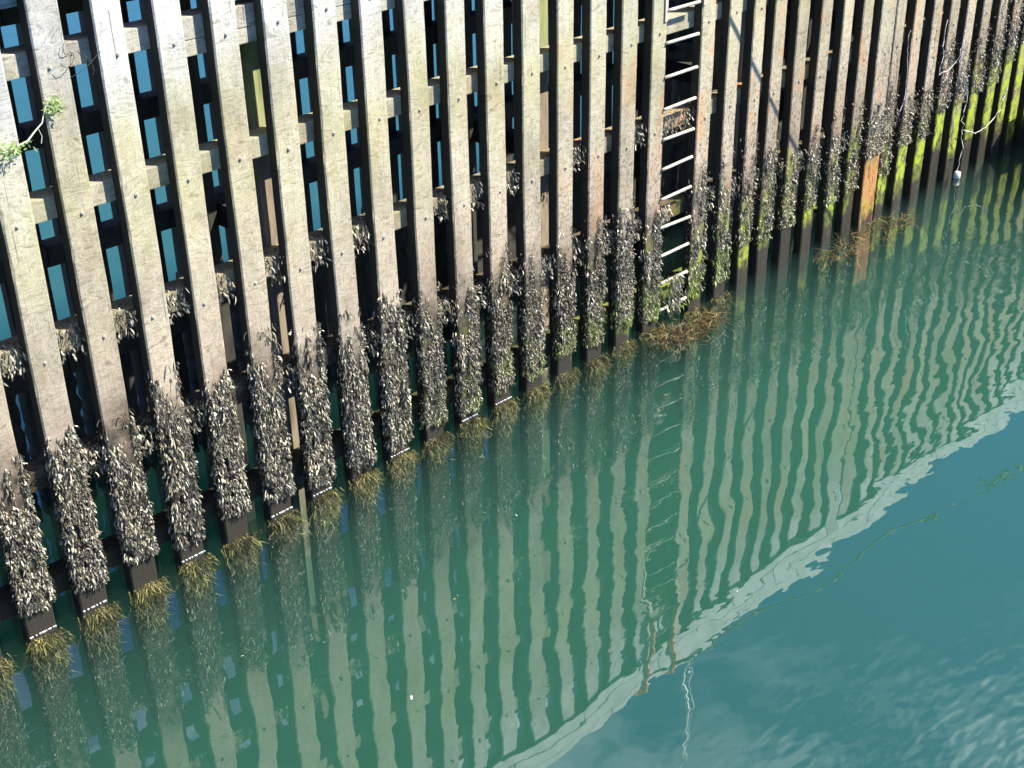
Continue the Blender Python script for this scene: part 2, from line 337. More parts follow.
# ---------------------------------------------------------------- seaweed meshes
def blade(bm, o, dirn, side, ln, wd, rnd, curl):
    nrm = dirn.cross(side)
    prev = None
    prof = [0.35, 1.0, 0.9, 0.15]
    for i, pw in enumerate(prof):
        t = i / 3
        c = o + dirn * (ln * t) + nrm * (curl * math.sin(t * 2.4))
        a = bm.verts.new(c - side * wd * pw * 0.5); b = bm.verts.new(c + side * wd * pw * 0.5 + nrm * wd * 0.2)
        if prev: bm.faces.new((prev[0], prev[1], b, a))
        prev = (a, b)
def weed_mesh(name, w, top, bottom, rnd, dens=900, thick=0.055, d=0.12, szm=1.0):
    """fronds hanging over the front and round the arrises of a timber"""
    bm = bmesh.new(); ph = rnd.uniform(0, 90)
    cnt = int(dens * (top - bottom))
    for _ in range(cnt):
        u = rnd.random(); z = bottom + (top - bottom) * (u ** 1.15)
        x = rnd.uniform(-w / 2 - 0.025, w / 2 + 0.025)
        f = (z - bottom) / (top - bottom)
        dn = noise.noise(Vector((x * 9 + ph, z * 4, ph))) * 0.5 + 0.5
        if rnd.random() > min(1, (1.25 - f) * 1.5) * (0.45 + dn * 0.9): continue
        if f > 0.55 and dn < 0.34 + (f - .62) * 1.1 and rnd.random() < (.95 if abs(x) < w * .42 else .6): continue
        if noise.noise(Vector((x * 13 + ph, z * 9, 30))) < -0.33: continue
        sz = szm * 1.15 + noise.noise(Vector((x * 8, z * 6, ph))) * .7
        lump = 0.5 + 1.0 * max(0, noise.noise(Vector((x * 5 + ph, z * 2.1, 7))) + 0.35)
        y = -rnd.uniform(0.0, thick) * lump * (1.1 - 0.8 * f)
        if abs(x) > w / 2: y = rnd.uniform(-0.03, d * 0.6)
        lat = rnd.gauss(0, 0.42) + (x / w) * 0.5
        dirn = Vector((lat, -abs(rnd.gauss(0.12, 0.22)), -1)).normalized()
        side = Vector((1, rnd.gauss(0, 0.7), rnd.gauss(0, 0.3)))
        side = (side - dirn * side.dot(dirn)).normalized()
        ln = rnd.uniform(0.020, 0.056) * sz; wd = rnd.uniform(0.006, 0.016) * sz
        blade(bm, Vector((x, y, z)), dirn, side, ln, wd, rnd, rnd.uniform(-0.02, 0.03))
        if rnd.random() < 0.35:
            d2 = (dirn + side * rnd.choice((-.6, .6))).normalized(); s2 = (side - d2 * side.dot(d2)).normalized()
            blade(bm, Vector((x, y, z)) + dirn * ln * .6, d2, s2, ln * .6, wd * .8, rnd, 0.01)
    return mesh(name, bm, M_WEED)
def beard_mesh(name, w, rnd, cnt=2000):
    """soft olive weed fanning out under the water line"""
    bm = bmesh.new()
    for _ in range(cnt):
        x = rnd.gauss(0, w / 4); y = rnd.uniform(-0.07, 0.02)
        z = -0.025 - abs(rnd.gauss(0, 0.12))
        out = Vector((x * 2.2 + rnd.gauss(0, .25), -rnd.uniform(0.1, .7), -rnd.uniform(0.3, 1.2))).normalized()
        side = out.cross(Vector((rnd.gauss(0, 1), rnd.gauss(0, 1), rnd.gauss(0, 1)))).normalized()
        ln = rnd.uniform(0.05, 0.13); wd = rnd.uniform(0.0035, 0.008)
        p = Vector((x, y, z)); prev = None; dv = out.copy()
        for i in range(5):
            ww = wd * (1 - i / 5.2)
            if p.z > -0.012: p.z = -0.012
            a = bm.verts.new(p - side * ww); b = bm.verts.new(p + side * ww)
            if prev: bm.faces.new((prev[0], prev[1], b, a))
            prev = (a, b); dv = (dv + Vector((rnd.gauss(0, .38), rnd.gauss(0, .3), rnd.gauss(-.1, .3)))).normalized(); p = p + dv * ln / 4
    return mesh(name, bm, M_BEARD)
rnd = random.Random(11)
WEED = [weed_mesh('seaweed', 0.25, 1.0, 0.0, random.Random(k), 5200, 0.048, szm=.78) for k in range(6)]
MID = [weed_mesh('seaweed', 0.25, 1.0, 0.0, random.Random(80 + k), 5200, 0.036, szm=.62) for k in range(6)]
SPARSE = [weed_mesh('seaweed', 0.25, 1.0, 0.0, random.Random(20 + k), 1900, 0.020, szm=.62) for k in range(6)]   # unit height, scaled per timber
BEARD = [beard_mesh('algae_beard', 0.25, random.Random(40 + k)) for k in range(5)]
def foam_mesh(w, rnd):
    bm = bmesh.new(); n = 22
    pts = [(-w / 2 + .004 + (w - .008) * k / n, -.004, .003 + rnd.uniform(-.001, .001)) for k in range(n + 1)]
    tube(bm, pts, [max(.0002, .0016 * noise.noise(Vector((p_[0] * 22, rnd.random() * .5, w * 31)))) + .0002 for p_ in pts], 5)
    return mesh('foam_line', bm, M_FOAM)
FOAM = simple('foam', (.75, .76, .72), 0.6, 0.0, (.85, .86, .84), 40)
M_SAND = simple('seabed_silt', (.05, .07, .045), 0.9, 0.0, (.09, .11, .07), 1.5)

def weed_material(name, dark, light, glint, rough=0.32, trans=0.0, green=None):
    mm, n = mat(name)
    geo = node(n, 'ShaderNodeNewGeometry')
    r = geo.outputs['Random Per Island']
    c = ramp(n, r, [(0.0, dark), (0.42, dark), (0.6, light), (0.80, light), (0.93, glint)]).outputs[0]
    if True:
        wn = ramp(n, nse(n, geo.outputs['Position'], 4.5, 4, .6), [(0.34, (.55, .52, .50)), (0.5, (1, .98, .92)), (0.64, (1.45, 1.38, 1.15))]).outputs[0]
        c = mixc(n, 1.0, c, wn, 'MULTIPLY')
    if green:
        sx = node(n, 'ShaderNodeSeparateXYZ'); n.links.new(geo.outputs['Position'], sx.inputs[0])
        gx = node(n, 'ShaderNodeMapRange'); n.links.new(sx.outputs['X'], gx.inputs['Value'])
        gx.inputs['From Min'].default_value = 7; gx.inputs['From Max'].default_value = 15; gx.inputs['To Max'].default_value = 1
        gz = ramp(n, mth(n, 'ADD', sx.outputs['Z'], mth(n, 'MULTIPLY', nse(n, geo.outputs['Position'], 3, 4), 0.5)), [(0.35, (1, 1, 1)), (0.95, (0, 0, 0))]).outputs[0]
        gg = nse(n, geo.outputs['Position'], 6, 4)
        gf = mth(n, 'MULTIPLY', mth(n, 'MULTIPLY', gx.outputs[0], gz), ramp(n, gg, [(0.40, (0, 0, 0)), (0.55, (1, 1, 1))]).outputs[0])
        c = mixc(n, gf, c, green)
    b = node(n, 'ShaderNodeBsdfPrincipled', Roughness=rough); n.links.new(c, b.inputs['Base Color'])
    o = node(n, 'ShaderNodeOutputMaterial')
    if trans:
        t = node(n, 'ShaderNodeBsdfTranslucent'); n.links.new(c, t.inputs['Color'])
        ms = node(n, 'ShaderNodeMixShader', Fac=trans); n.links.new(b.outputs[0], ms.inputs[1]); n.links.new(t.outputs[0], ms.inputs[2])
        n.links.new(ms.outputs[0], o.inputs[0])
    else: n.links.new(b.outputs[0], o.inputs[0])
    return mm
M_WEED = weed_material('bladder_wrack', (.022, .020, .012), (.20, .18, .125), (.62, .57, .45), 0.5, 0, (.30, .42, .03))
M_BEARD = weed_material('olive_beard', (.06, .055, .015), (.20, .175, .055), (.38, .33, .13), 0.7, 0.3)
M_FLOAT = weed_material('brown_floating_weed', (.035, .026, .010), (.14, .095, .035), (.34, .25, .10), 0.5, 0.2)
M_LEAF = weed_material('fresh_leaf', (.24, .36, .12), (.34, .46, .18), (.44, .54, .28), 0.5, 0.4)

def water_material():
    mm, n = mat('harbour_water')
    geo = node(n, 'ShaderNodeNewGeometry'); pos = geo.outputs['Position']
    sx = node(n, 'ShaderNodeSeparateXYZ'); n.links.new(pos, sx.inputs[0])
    # ripple heights in metres: calm near the wall, livelier further out
    a = nse(n, mapped(n, pos, (1.0, 1.5, 1), (0, 0, R(-28))), 1.0, 1.5, 0.4)
    b = nse(n, mapped(n, pos, (1.0, 1.8, 1), (0, 0, R(35))), 3.0, 2, 0.45)
    c = nse(n, mapped(n, pos, (1.0, 2.6, 1), (0, 0, R(-62))), 3.6, 1, 0.4)
    patch = ramp(n, nse(n, pos, 0.35, 2), [(0.42, (.25, .25, .25)), (0.6, (1, 1, 1))]).outputs[0]
    rx = node(n, 'ShaderNodeMapRange'); n.links.new(sx.outputs['X'], rx.inputs['Value'])
    rx.inputs['From Min'].default_value = 5; rx.inputs['From Max'].default_value = 13; rx.inputs['To Min'].default_value = 0.6; rx.inputs['To Max'].default_value = 1.5
    far = node(n, 'ShaderNodeMapRange'); n.links.new(sx.outputs['Y'], far.inputs['Value'])
    far.inputs['From Min'].default_value = -4.7; far.inputs['From Max'].default_value = -6.6
    h = mth(n, 'ADD', mth(n, 'MULTIPLY', mth(n, 'MULTIPLY', a, 0.0085), rx.outputs[0]),
            mth(n, 'ADD', mth(n, 'MULTIPLY', mth(n, 'MULTIPLY', mth(n, 'MULTIPLY', b, 0.0014), patch), rx.outputs[0]), mth(n, 'MULTIPLY', mth(n, 'MULTIPLY', c, far.outputs[0]), 0.0072)))
    bp = node(n, 'ShaderNodeBump', Strength=1.0, Distance=1.0); n.links.new(h, bp.inputs['Height'])
    fr = node(n, 'ShaderNodeFresnel', IOR=2.15); n.links.new(bp.outputs[0], fr.inputs['Normal'])
    gl = node(n, 'ShaderNodeBsdfGlossy', Roughness=0.0); n.links.new(bp.outputs[0], gl.inputs['Normal'])
    gl.inputs['Color'].default_value = (1, 1, 1, 1)
    tr = node(n, 'ShaderNodeBsdfTransparent')
    ms = node(n, 'ShaderNodeMixShader'); n.links.new(mth(n, 'MULTIPLY', fr.outputs[0], mth(n, 'SUBTRACT', 1.0, geo.outputs['Backfacing'])), ms.inputs[0]); n.links.new(tr.outputs[0], ms.inputs[1]); n.links.new(gl.outputs[0], ms.inputs[2])
    o = node(n, 'ShaderNodeOutputMaterial'); n.links.new(ms.outputs[0], o.inputs[0])
    sc_ = node(n, 'ShaderNodeVolumeScatter', Density=0.58, Anisotropy=0.0); sc_.inputs['Color'].default_value = (.068, .146, .114, 1)
    ab = node(n, 'ShaderNodeVolumeAbsorption', Density=0.40); ab.inputs['Color'].default_value = (.0, .55, .40, 1)
    ad = node(n, 'ShaderNodeAddShader'); n.links.new(sc_.outputs[0], ad.inputs[0]); n.links.new(ab.outputs[0], ad.inputs[1])
    n.links.new(ad.outputs[0], o.inputs['Volume'])
    return mm
M_WATER = water_material()

# ---------------------------------------------------------------- helpers
def box(bm, x0, x1, y0, y1, z0, z1, bev=0.0):
    r = bmesh.ops.create_cube(bm, size=1.0)
    vs = r['verts']
    for v in vs:
        v.co = Vector((x0 + (v.co.x + .5) * (x1 - x0), y0 + (v.co.y + .5) * (y1 - y0), z0 + (v.co.z + .5) * (z1 - z0)))
    if bev:
        es = list({e for v in vs for e in v.link_edges})
        bmesh.ops.bevel(bm, geom=es, offset=bev, segments=2, affect='EDGES', profile=0.6)
def tube(bm, pts, rad, seg=8, caps=True):
    pts = [Vector(p) for p in pts]; rings = []
    for i, p in enumerate(pts):
        t = (pts[min(i + 1, len(pts) - 1)] - pts[max(i - 1, 0)]).normalized()
        u = t.cross(Vector((0, 0, 1)) if abs(t.z) < 0.9 else Vector((1, 0, 0))).normalized(); v = t.cross(u)
        r = rad[i] if isinstance(rad, (list, tuple)) else rad
        rings.append([bm.verts.new(p + r * (math.cos(k * 2 * math.pi / seg) * u + math.sin(k * 2 * math.pi / seg) * v)) for k in range(seg)])
    for a, b in zip(rings, rings[1:]):
        for k in range(seg): bm.faces.new((a[k], a[(k + 1) % seg], b[(k + 1) % seg], b[k]))
    if caps:
        bm.faces.new(rings[0]); bm.faces.new(rings[-1][::-1])
def mesh(name, bm, mt, smooth=False):
    me = bpy.data.meshes.new(name); bmesh.ops.recalc_face_normals(bm, faces=bm.faces[:]); bm.to_mesh(me); bm.free()
    me.materials.append(mt)
    if smooth: me.polygons.foreach_set('use_smooth', [True] * len(me.polygons))
    return me
def obj(name, me, parent=None, loc=(0, 0, 0)):
    o = bpy.data.objects.new(name, me); col.objects.link(o); o.location = loc
    if parent: o.parent = parent
    return o
def tag(o, label=None, cat=None, group=None, kind=None):
    if label: o['label'] = label
    if cat: o['category'] = cat
    if group: o['group'] = group
    if kind: o['kind'] = kind
    return o
def rough_post(w, d, z0, z1, rnd, bow=0.006):
    """a sawn timber: front face at y=0, slightly bowed, worn arrises"""
    bm = bmesh.new(); n = 90; rings = []
    ph = rnd.uniform(0, 50); e = 0.012
    for i in range(n + 1):
        z = z0 + (z1 - z0) * i / n
        dx = (noise.noise(Vector((ph, z * 0.5, 0))) * bow * 2); dy = noise.noise(Vector((ph + 9, z * 0.6, 3))) * 0.006
        ww = noise.noise(Vector((ph + 20, z * 2.3, 0))) * 0.004
        a, b = -w / 2 + dx - ww, w / 2 + dx + ww
        c1 = max(0, noise.noise(Vector((ph + 3, z * 7, 0))) - .25) * .03; c2 = max(0, noise.noise(Vector((ph + 7, z * 8, 5))) - .25) * .03
        ring = [(a + e + c1, dy), (b - e - c2, dy), (b, dy + e), (b, d), (a, d), (a, dy + e)]
        rings.append([bm.verts.new((x, y, z)) for x, y in ring])
    for p, q in zip(rings, rings[1:]):
        for k in range(6): bm.faces.new((p[k], p[(k + 1) % 6], q[(k + 1) % 6], q[k]))
    bm.faces.new(rings[0][::-1]); bm.faces.new(rings[-1])
    return bm

# ---------------------------------------------------------------- water, seabed
bm = bmesh.new(); box(bm, -2500, 2500, -2500, 2500, -6, 0)
tag(obj('water', mesh('water', bm, M_WATER)), kind='structure')
bm = bmesh.new(); bmesh.ops.create_grid(bm, x_segments=1, y_segments=1, size=2600)
tag(obj('seabed', mesh('seabed', bm, M_SAND), loc=(0, 0, -4.5)), kind='structure')

# ---------------------------------------------------------------- seaweed meshes
def blade(bm, o, dirn, side, ln, wd, rnd, curl):
    nrm = dirn.cross(side)
    prev = None
    prof = [0.35, 1.0, 0.9, 0.15]
    for i, pw in enumerate(prof):
        t = i / 3
        c = o + dirn * (ln * t) + nrm * (curl * math.sin(t * 2.4))
        a = bm.verts.new(c - side * wd * pw * 0.5); b = bm.verts.new(c + side * wd * pw * 0.5 + nrm * wd * 0.2)
        if prev: bm.faces.new((prev[0], prev[1], b, a))
        prev = (a, b)
def weed_mesh(name, w, top, bottom, rnd, dens=900, thick=0.055, d=0.12, szm=1.0):
    """fronds hanging over the front and round the arrises of a timber"""
    bm = bmesh.new(); ph = rnd.uniform(0, 90)
    cnt = int(dens * (top - bottom))
    for _ in range(cnt):
        u = rnd.random(); z = bottom + (top - bottom) * (u ** 1.15)
        x = rnd.uniform(-w / 2 - 0.025, w / 2 + 0.025)
        f = (z - bottom) / (top - bottom)
        dn = noise.noise(Vector((x * 9 + ph, z * 4, ph))) * 0.5 + 0.5
        if rnd.random() > min(1, (1.25 - f) * 1.5) * (0.45 + dn * 0.9): continue
        if f > 0.55 and dn < 0.34 + (f - .62) * 1.1 and rnd.random() < (.95 if abs(x) < w * .42 else .6): continue
        if noise.noise(Vector((x * 13 + ph, z * 9, 30))) < -0.33: continue
        sz = szm * 1.15 + noise.noise(Vector((x * 8, z * 6, ph))) * .7
        lump = 0.5 + 1.0 * max(0, noise.noise(Vector((x * 5 + ph, z * 2.1, 7))) + 0.35)
        y = -rnd.uniform(0.0, thick) * lump * (1.1 - 0.8 * f)
        if abs(x) > w / 2: y = rnd.uniform(-0.03, d * 0.6)
        lat = rnd.gauss(0, 0.42) + (x / w) * 0.5
        dirn = Vector((lat, -abs(rnd.gauss(0.12, 0.22)), -1)).normalized()
        side = Vector((1, rnd.gauss(0, 0.7), rnd.gauss(0, 0.3)))
        side = (side - dirn * side.dot(dirn)).normalized()
        ln = rnd.uniform(0.020, 0.056) * sz; wd = rnd.uniform(0.006, 0.016) * sz
        blade(bm, Vector((x, y, z)), dirn, side, ln, wd, rnd, rnd.uniform(-0.02, 0.03))
        if rnd.random() < 0.35:
            d2 = (dirn + side * rnd.choice((-.6, .6))).normalized(); s2 = (side - d2 * side.dot(d2)).normalized()
            blade(bm, Vector((x, y, z)) + dirn * ln * .6, d2, s2, ln * .6, wd * .8, rnd, 0.01)
    return mesh(name, bm, M_WEED)
def beard_mesh(name, w, rnd, cnt=2000):
    """soft olive weed fanning out under the water line"""
    bm = bmesh.new()
    for _ in range(cnt):
        x = rnd.gauss(0, w / 4); y = rnd.uniform(-0.07, 0.02)
        z = -0.025 - abs(rnd.gauss(0, 0.12))
        out = Vector((x * 2.2 + rnd.gauss(0, .25), -rnd.uniform(0.1, .7), -rnd.uniform(0.3, 1.2))).normalized()
        side = out.cross(Vector((rnd.gauss(0, 1), rnd.gauss(0, 1), rnd.gauss(0, 1)))).normalized()
        ln = rnd.uniform(0.05, 0.13); wd = rnd.uniform(0.0035, 0.008)
        p = Vector((x, y, z)); prev = None; dv = out.copy()
        for i in range(5):
            ww = wd * (1 - i / 5.2)
            if p.z > -0.012: p.z = -0.012
            a = bm.verts.new(p - side * ww); b = bm.verts.new(p + side * ww)
            if prev: bm.faces.new((prev[0], prev[1], b, a))
            prev = (a, b); dv = (dv + Vector((rnd.gauss(0, .38), rnd.gauss(0, .3), rnd.gauss(-.1, .3)))).normalized(); p = p + dv * ln / 4
    return mesh(name, bm, M_BEARD)
rnd = random.Random(11)
WEED = [weed_mesh('seaweed', 0.25, 1.0, 0.0, random.Random(k), 5200, 0.048, szm=.78) for k in range(6)]
MID = [weed_mesh('seaweed', 0.25, 1.0, 0.0, random.Random(80 + k), 5200, 0.036, szm=.62) for k in range(6)]
SPARSE = [weed_mesh('seaweed', 0.25, 1.0, 0.0, random.Random(20 + k), 1900, 0.020, szm=.62) for k in range(6)]   # unit height, scaled per timber
BEARD = [beard_mesh('algae_beard', 0.25, random.Random(40 + k)) for k in range(5)]
def foam_mesh(w, rnd):
    bm = bmesh.new(); x = -w / 2 + .005
    while x < w / 2 - .01:
        l = rnd.uniform(0.006, 0.035)
        box(bm, x, min(x + l, w / 2), -0.012 - rnd.uniform(0, .004), -0.001, 0.002, 0.007)
        x += l + rnd.uniform(0.002, 0.022)
    return mesh('foam_line', bm, M_FOAM)
FOAM = [foam_mesh(0.25, random.Random(60 + k)) for k in range(4)]
bm = bmesh.new()
tube(bm, [(0, 0.004, 0), (0, -0.004, 0)], 0.015, 12); tube(bm, [(0, -0.004, 0), (0, -0.013, 0)], 0.009, 6)
BOLT = mesh('bolt', bm, M_BOLT)

# ---------------------------------------------------------------- front row of fender timbers
ROWS = (4.64, 3.55, 2.44, 1.33)
GR = 'upright fender timbers of the front row'
xs = [(4.47 + .125 + .5 * i, .25) for i in range(-6, 15)]
xs += [(12.46, .26), (12.97, .25), (13.45, .27), (13.88, .27), (14.38, .28), (14.88, .27), (15.39, .26), (15.87, .26), (16.30, .36),
       (16.72, .23), (17.21, .26), (17.71, .27), (18.20, .27), (18.69, .28), (19.18, .28), (19.69, .28), (20.15, .29), (20.61, .30)]
xs += [(21.1 + .5 * i, .28) for i in range(14)]
TOPZ = 5.36
def ordn(i): return ['first', 'second', 'third', 'fourth', 'fifth', 'sixth', 'seventh', 'eighth', 'ninth', 'tenth', 'eleventh', 'twelfth', 'thirteenth', 'fourteenth', 'fifteenth', 'sixteenth', 'seventeenth', 'eighteenth', 'nineteenth', 'twentieth'][i]
xs = [(x, wd if wd == .36 or x < 12.8 else .237 if x < 17 else .25) for x, wd in xs]
iladder = 20
for i, (x, wd) in enumerate(xs):
    rg = random.Random(100 + i)
    t = obj('fender_timber', mesh('fender_timber', rough_post(wd + rg.uniform(-.008, .008), .12, -1.6, TOPZ, rg), M_FOOT if wd == .36 else M_WOOD), None, (x, 0 if abs(wd - .36) > .01 else -0.05, 0))
    k = iladder - i
    if i == 20: lab = 'weathered fender timber carrying the left side of the ladder rungs'
    elif i == 21: lab = 'weathered fender timber directly right of the ladder, carrying the right rung ends'
    elif wd == .36: lab = 'broad pale fender timber with an orange rusty foot'
    elif i < 20: lab = f'bleached grey fender timber hung with seaweed, {ordn(k - 1)} to the left of the ladder' if k < 20 else 'bleached grey fender timber at the far left end of the wall'
    elif i < 29: lab = f'fender timber with wrack and slime, {ordn(i - 21)} to the right of the ladder'
    else: lab = f'stained weedy fender timber, {ordn(i - 29)} to the right of the broad rusty footed one' if i - 29 < 14 else 'fender timber at the far right end of the wall'
    tag(t, lab, 'timber', GR)
    for z in ROWS[:3] if x > 9 else ROWS[:3]:
        b = obj('bolt', BOLT, t, (rg.uniform(-.03, .03), -0.006, z - .03 + rg.uniform(-.03, .03)))
    top = 1.84 + rg.uniform(-.24, .2) + (-.06 if x > 8 else 0)
    top += .05
    if x > 17: top += (x - 17) * 0.28
    bot = rg.uniform(.17, .3) if x < 6.5 else rg.uniform(.1, .22)
    if wd == .36: top, bot = 1.8, .98
    if x > 13 and wd != .36: bot = 0.55 + rg.uniform(-.1, .15) if x < 17 else 0.75 + rg.uniform(-.1, .2) + (x - 17) * .22
    s = obj('seaweed', (WEED if x < 7.6 else MID if x < 12.2 else SPARSE)[rg.randrange(6)], t, (0, 0, bot)); s.scale = (wd / .25 * rg.choice((-1, 1)), 1, top - bot)
    if x < 13.3:
        s = obj('algae_beard', BEARD[rg.randrange(5)], t); s.scale = (wd / .25 * rg.choice((-1, 1)), rg.uniform(.8, 1.3), rg.uniform(.8, 1.3))
        if x < 9.5 and i % 5 not in (1, 3): obj('foam_line', FOAM[rg.randrange(4)], t, (0, 0, 0)).scale = (wd / .25, 1, 1)
# ---------------------------------------------------------------- far row (the other side of the narrow jetty), seen mirrored in the water
GB = 'plain fender timbers of the far side row'
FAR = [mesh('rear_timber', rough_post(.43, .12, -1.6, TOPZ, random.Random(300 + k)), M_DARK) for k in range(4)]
def sleeve(w, z1, seed):
    bm = bmesh.new(); rings = []; n = 80
    for i in range(n + 1):
        z = -.3 + (z1 + .3) * i / n; k = min(1, (n - i) / 14)
        a = w / 2 * (.84 + .16 * k) + noise.noise(Vector((seed, z * 9, 0))) * .035 * k; b = w / 2 * (.84 + .16 * k) + noise.noise(Vector((seed, z * 8, 9))) * .035 * k
        f = noise.noise(Vector((seed, z * 7, 4))) * .02
        rings.append([bm.verts.new(p) for p in ((-a, f, z), (b, f, z), (b, .19, z), (-a, .19, z))])
    for p, q in zip(rings, rings[1:]):
        for k in range(4): bm.faces.new((p[k], p[(k + 1) % 4], q[(k + 1) % 4], q[k]))
    bm.faces.new(rings[0][::-1]); bm.faces.new(rings[-1]); return mesh('weed_mat', bm, M_DARK)
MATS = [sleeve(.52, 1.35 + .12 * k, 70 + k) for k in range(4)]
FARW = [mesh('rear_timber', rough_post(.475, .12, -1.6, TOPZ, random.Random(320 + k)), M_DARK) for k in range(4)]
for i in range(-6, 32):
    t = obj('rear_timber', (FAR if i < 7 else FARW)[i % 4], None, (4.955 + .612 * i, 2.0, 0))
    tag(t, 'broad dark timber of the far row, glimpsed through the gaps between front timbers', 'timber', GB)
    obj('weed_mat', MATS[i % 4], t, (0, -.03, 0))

# ---------------------------------------------------------------- walings, both sides
def waling(name, y0, y1, z, hh, mt, x0=1.2, x1=28.5, joints=(7.6, 14.1, 20.9)):
    bm = bmesh.new(); cuts = [x0, *joints, x1]
    for a, b in zip(cuts, cuts[1:]):
        n = int((b - a) / .5)
        box(bm, a + .004, b - .004, y0, y1, z - hh, z + hh, 0.008)
    return obj(name, mesh(name, bm, mt))
names = {4.64: 'uppermost', 3.55: 'second from the top', 2.44: 'third from the top', 1.33: 'fourth from the top, shaggy with weed', .28: 'lowest, just above the water'}
def waling_weed(z, rnd, x0, x1, dens):
    bm = bmesh.new()
    for _ in range(int(dens * (x1 - x0))):
        x = rnd.uniform(x0, x1); a = rnd.random()
        zz = z + .1 + rnd.uniform(-.22, .03); y = .115 - rnd.uniform(0, .07)
        if a < .3: y = rnd.uniform(.1, .27); zz = z + .105
        if noise.noise(Vector((x * 2.1, z, 3))) < -.25: continue
        dirn = Vector((rnd.gauss(0, .4), -abs(rnd.gauss(.2, .3)), -1)).normalized(); side = Vector((1, rnd.gauss(0, .7), .2)); side = (side - dirn * side.dot(dirn)).normalized()
        blade(bm, Vector((x, y, zz)), dirn, side, rnd.uniform(.03, .075), rnd.uniform(.007, .016), rnd, rnd.uniform(-.02, .03))
    return mesh('seaweed', bm, M_WEED)
for z in (4.64, 3.55, 2.44, 1.33, .28):
    o = waling('waling', .122, .34, z + (.02 if z > 4.6 else 0), .09, M_WAL)
    tag(o, f'long horizontal waling beam behind the front timbers, {names[z]}', 'beam', 'walings behind the front timbers')
    if 1 < z < 3: obj('seaweed', waling_weed(z, random.Random(int(z * 10)), 1.4, 12.5 if z > 2 else 20, 420 if z > 2 else 700), o)
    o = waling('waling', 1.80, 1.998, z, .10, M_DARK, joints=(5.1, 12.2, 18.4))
    tag(o, f'dark horizontal waling beam on the far side of the jetty, {names[z].replace(", shaggy with weed", "")}', 'beam', 'walings on the far side')
bm = bmesh.new(); box(bm, 5.72, 28, .124, .26, 4.44, 4.566, .006)
tag(obj('packing_board', mesh('packing_board', bm, M_WAL)), 'pale board bolted directly below the uppermost front waling', 'board')
for (ya, yb, nm, mt) in ((.122, .34, 'front', M_WOOD), (1.78, 1.998, 'far', M_DARK)):
    tag(waling('head_beam', ya, yb, 5.215, .14, mt), f'thick horizontal head beam under the deck edge on the {nm} side', 'beam')

bm = bmesh.new(); rg = random.Random(77); x = 1.2
while x < 28.4:
    l = rg.uniform(2.6, 3.6); box(bm, x, min(x + l - .012, 28.5), -.042, -.012, 5.20, 5.366, .004); x += l
tag(obj('fascia_board', mesh('fascia_board', bm, M_CONC)), 'pale board running along the tops of the front timbers, mirrored in the water', 'board')

bm = bmesh.new(); box(bm, 6.25, 28, .124, .2, 4.80, 5.07, .004)
tag(obj('upper_board', mesh('upper_board', bm, M_CONC)), 'pale board filling the gap above the uppermost front waling, mirrored in the water', 'board')

# piles and cross beams
GP = 'load bearing piles inside the jetty'
PILE = None
for i, x in enumerate((3.15, 6.60, 10.05, 13.5, 16.95, 20.4, 23.85, 27.3)):
    for nm, y in (('front', .346), ('rear', 1.51)):
        bm = bmesh.new(); box(bm, -.13, .13, 0, .27, -1.6, 5.05, .012)
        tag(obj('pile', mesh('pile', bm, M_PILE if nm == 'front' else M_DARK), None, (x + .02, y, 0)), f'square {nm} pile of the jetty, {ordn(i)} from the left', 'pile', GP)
    for z in (4.64, 2.44):
        bm = bmesh.new(); box(bm, x + .18, x + .30, .345, 1.79, z - .12, z + .12, .01)
        tag(obj('cross_beam', mesh('cross_beam', bm, M_DARK)), f'dark cross beam between the piles at the {"upper" if z > 4 else "lower"} level, {ordn(i)} from the left', 'beam', 'cross beams inside the jetty')

# deck and kerbs
dk = obj('jetty_deck', None); tag(dk, 'narrow planked deck on top of the timber jetty, mirrored in the water', 'deck')
bm = bmesh.new(); rg = random.Random(5); x = 1.0
while x < 28.6:
    box(bm, x, x + .19, -.02 + .3, 1.82, 5.37, 5.44 + rg.uniform(0, .004)); x += .2
obj('planking', mesh('planking', bm, M_DARK), dk)
for y0, y1 in ((-.05, .275), (1.83, 2.16)):
    bm = bmesh.new(); rg = random.Random(int(y0 * 10) + 3); x = 1.0
    while x < 28.6:
        l = rg.uniform(2.4, 3.2)
        box(bm, x, x + l - .02, y0, y1, 5.37, 5.60, .015); box(bm, x - .9, x + l - .92, y0 + .05, y1 - .05, 5.604, 5.63); box(bm, x - .9, x + l - .92, y0 + .02, y1 - .03, 5.632, 5.79, .012); x += l
    obj('kerb', mesh('kerb', bm, M_CONC), dk)

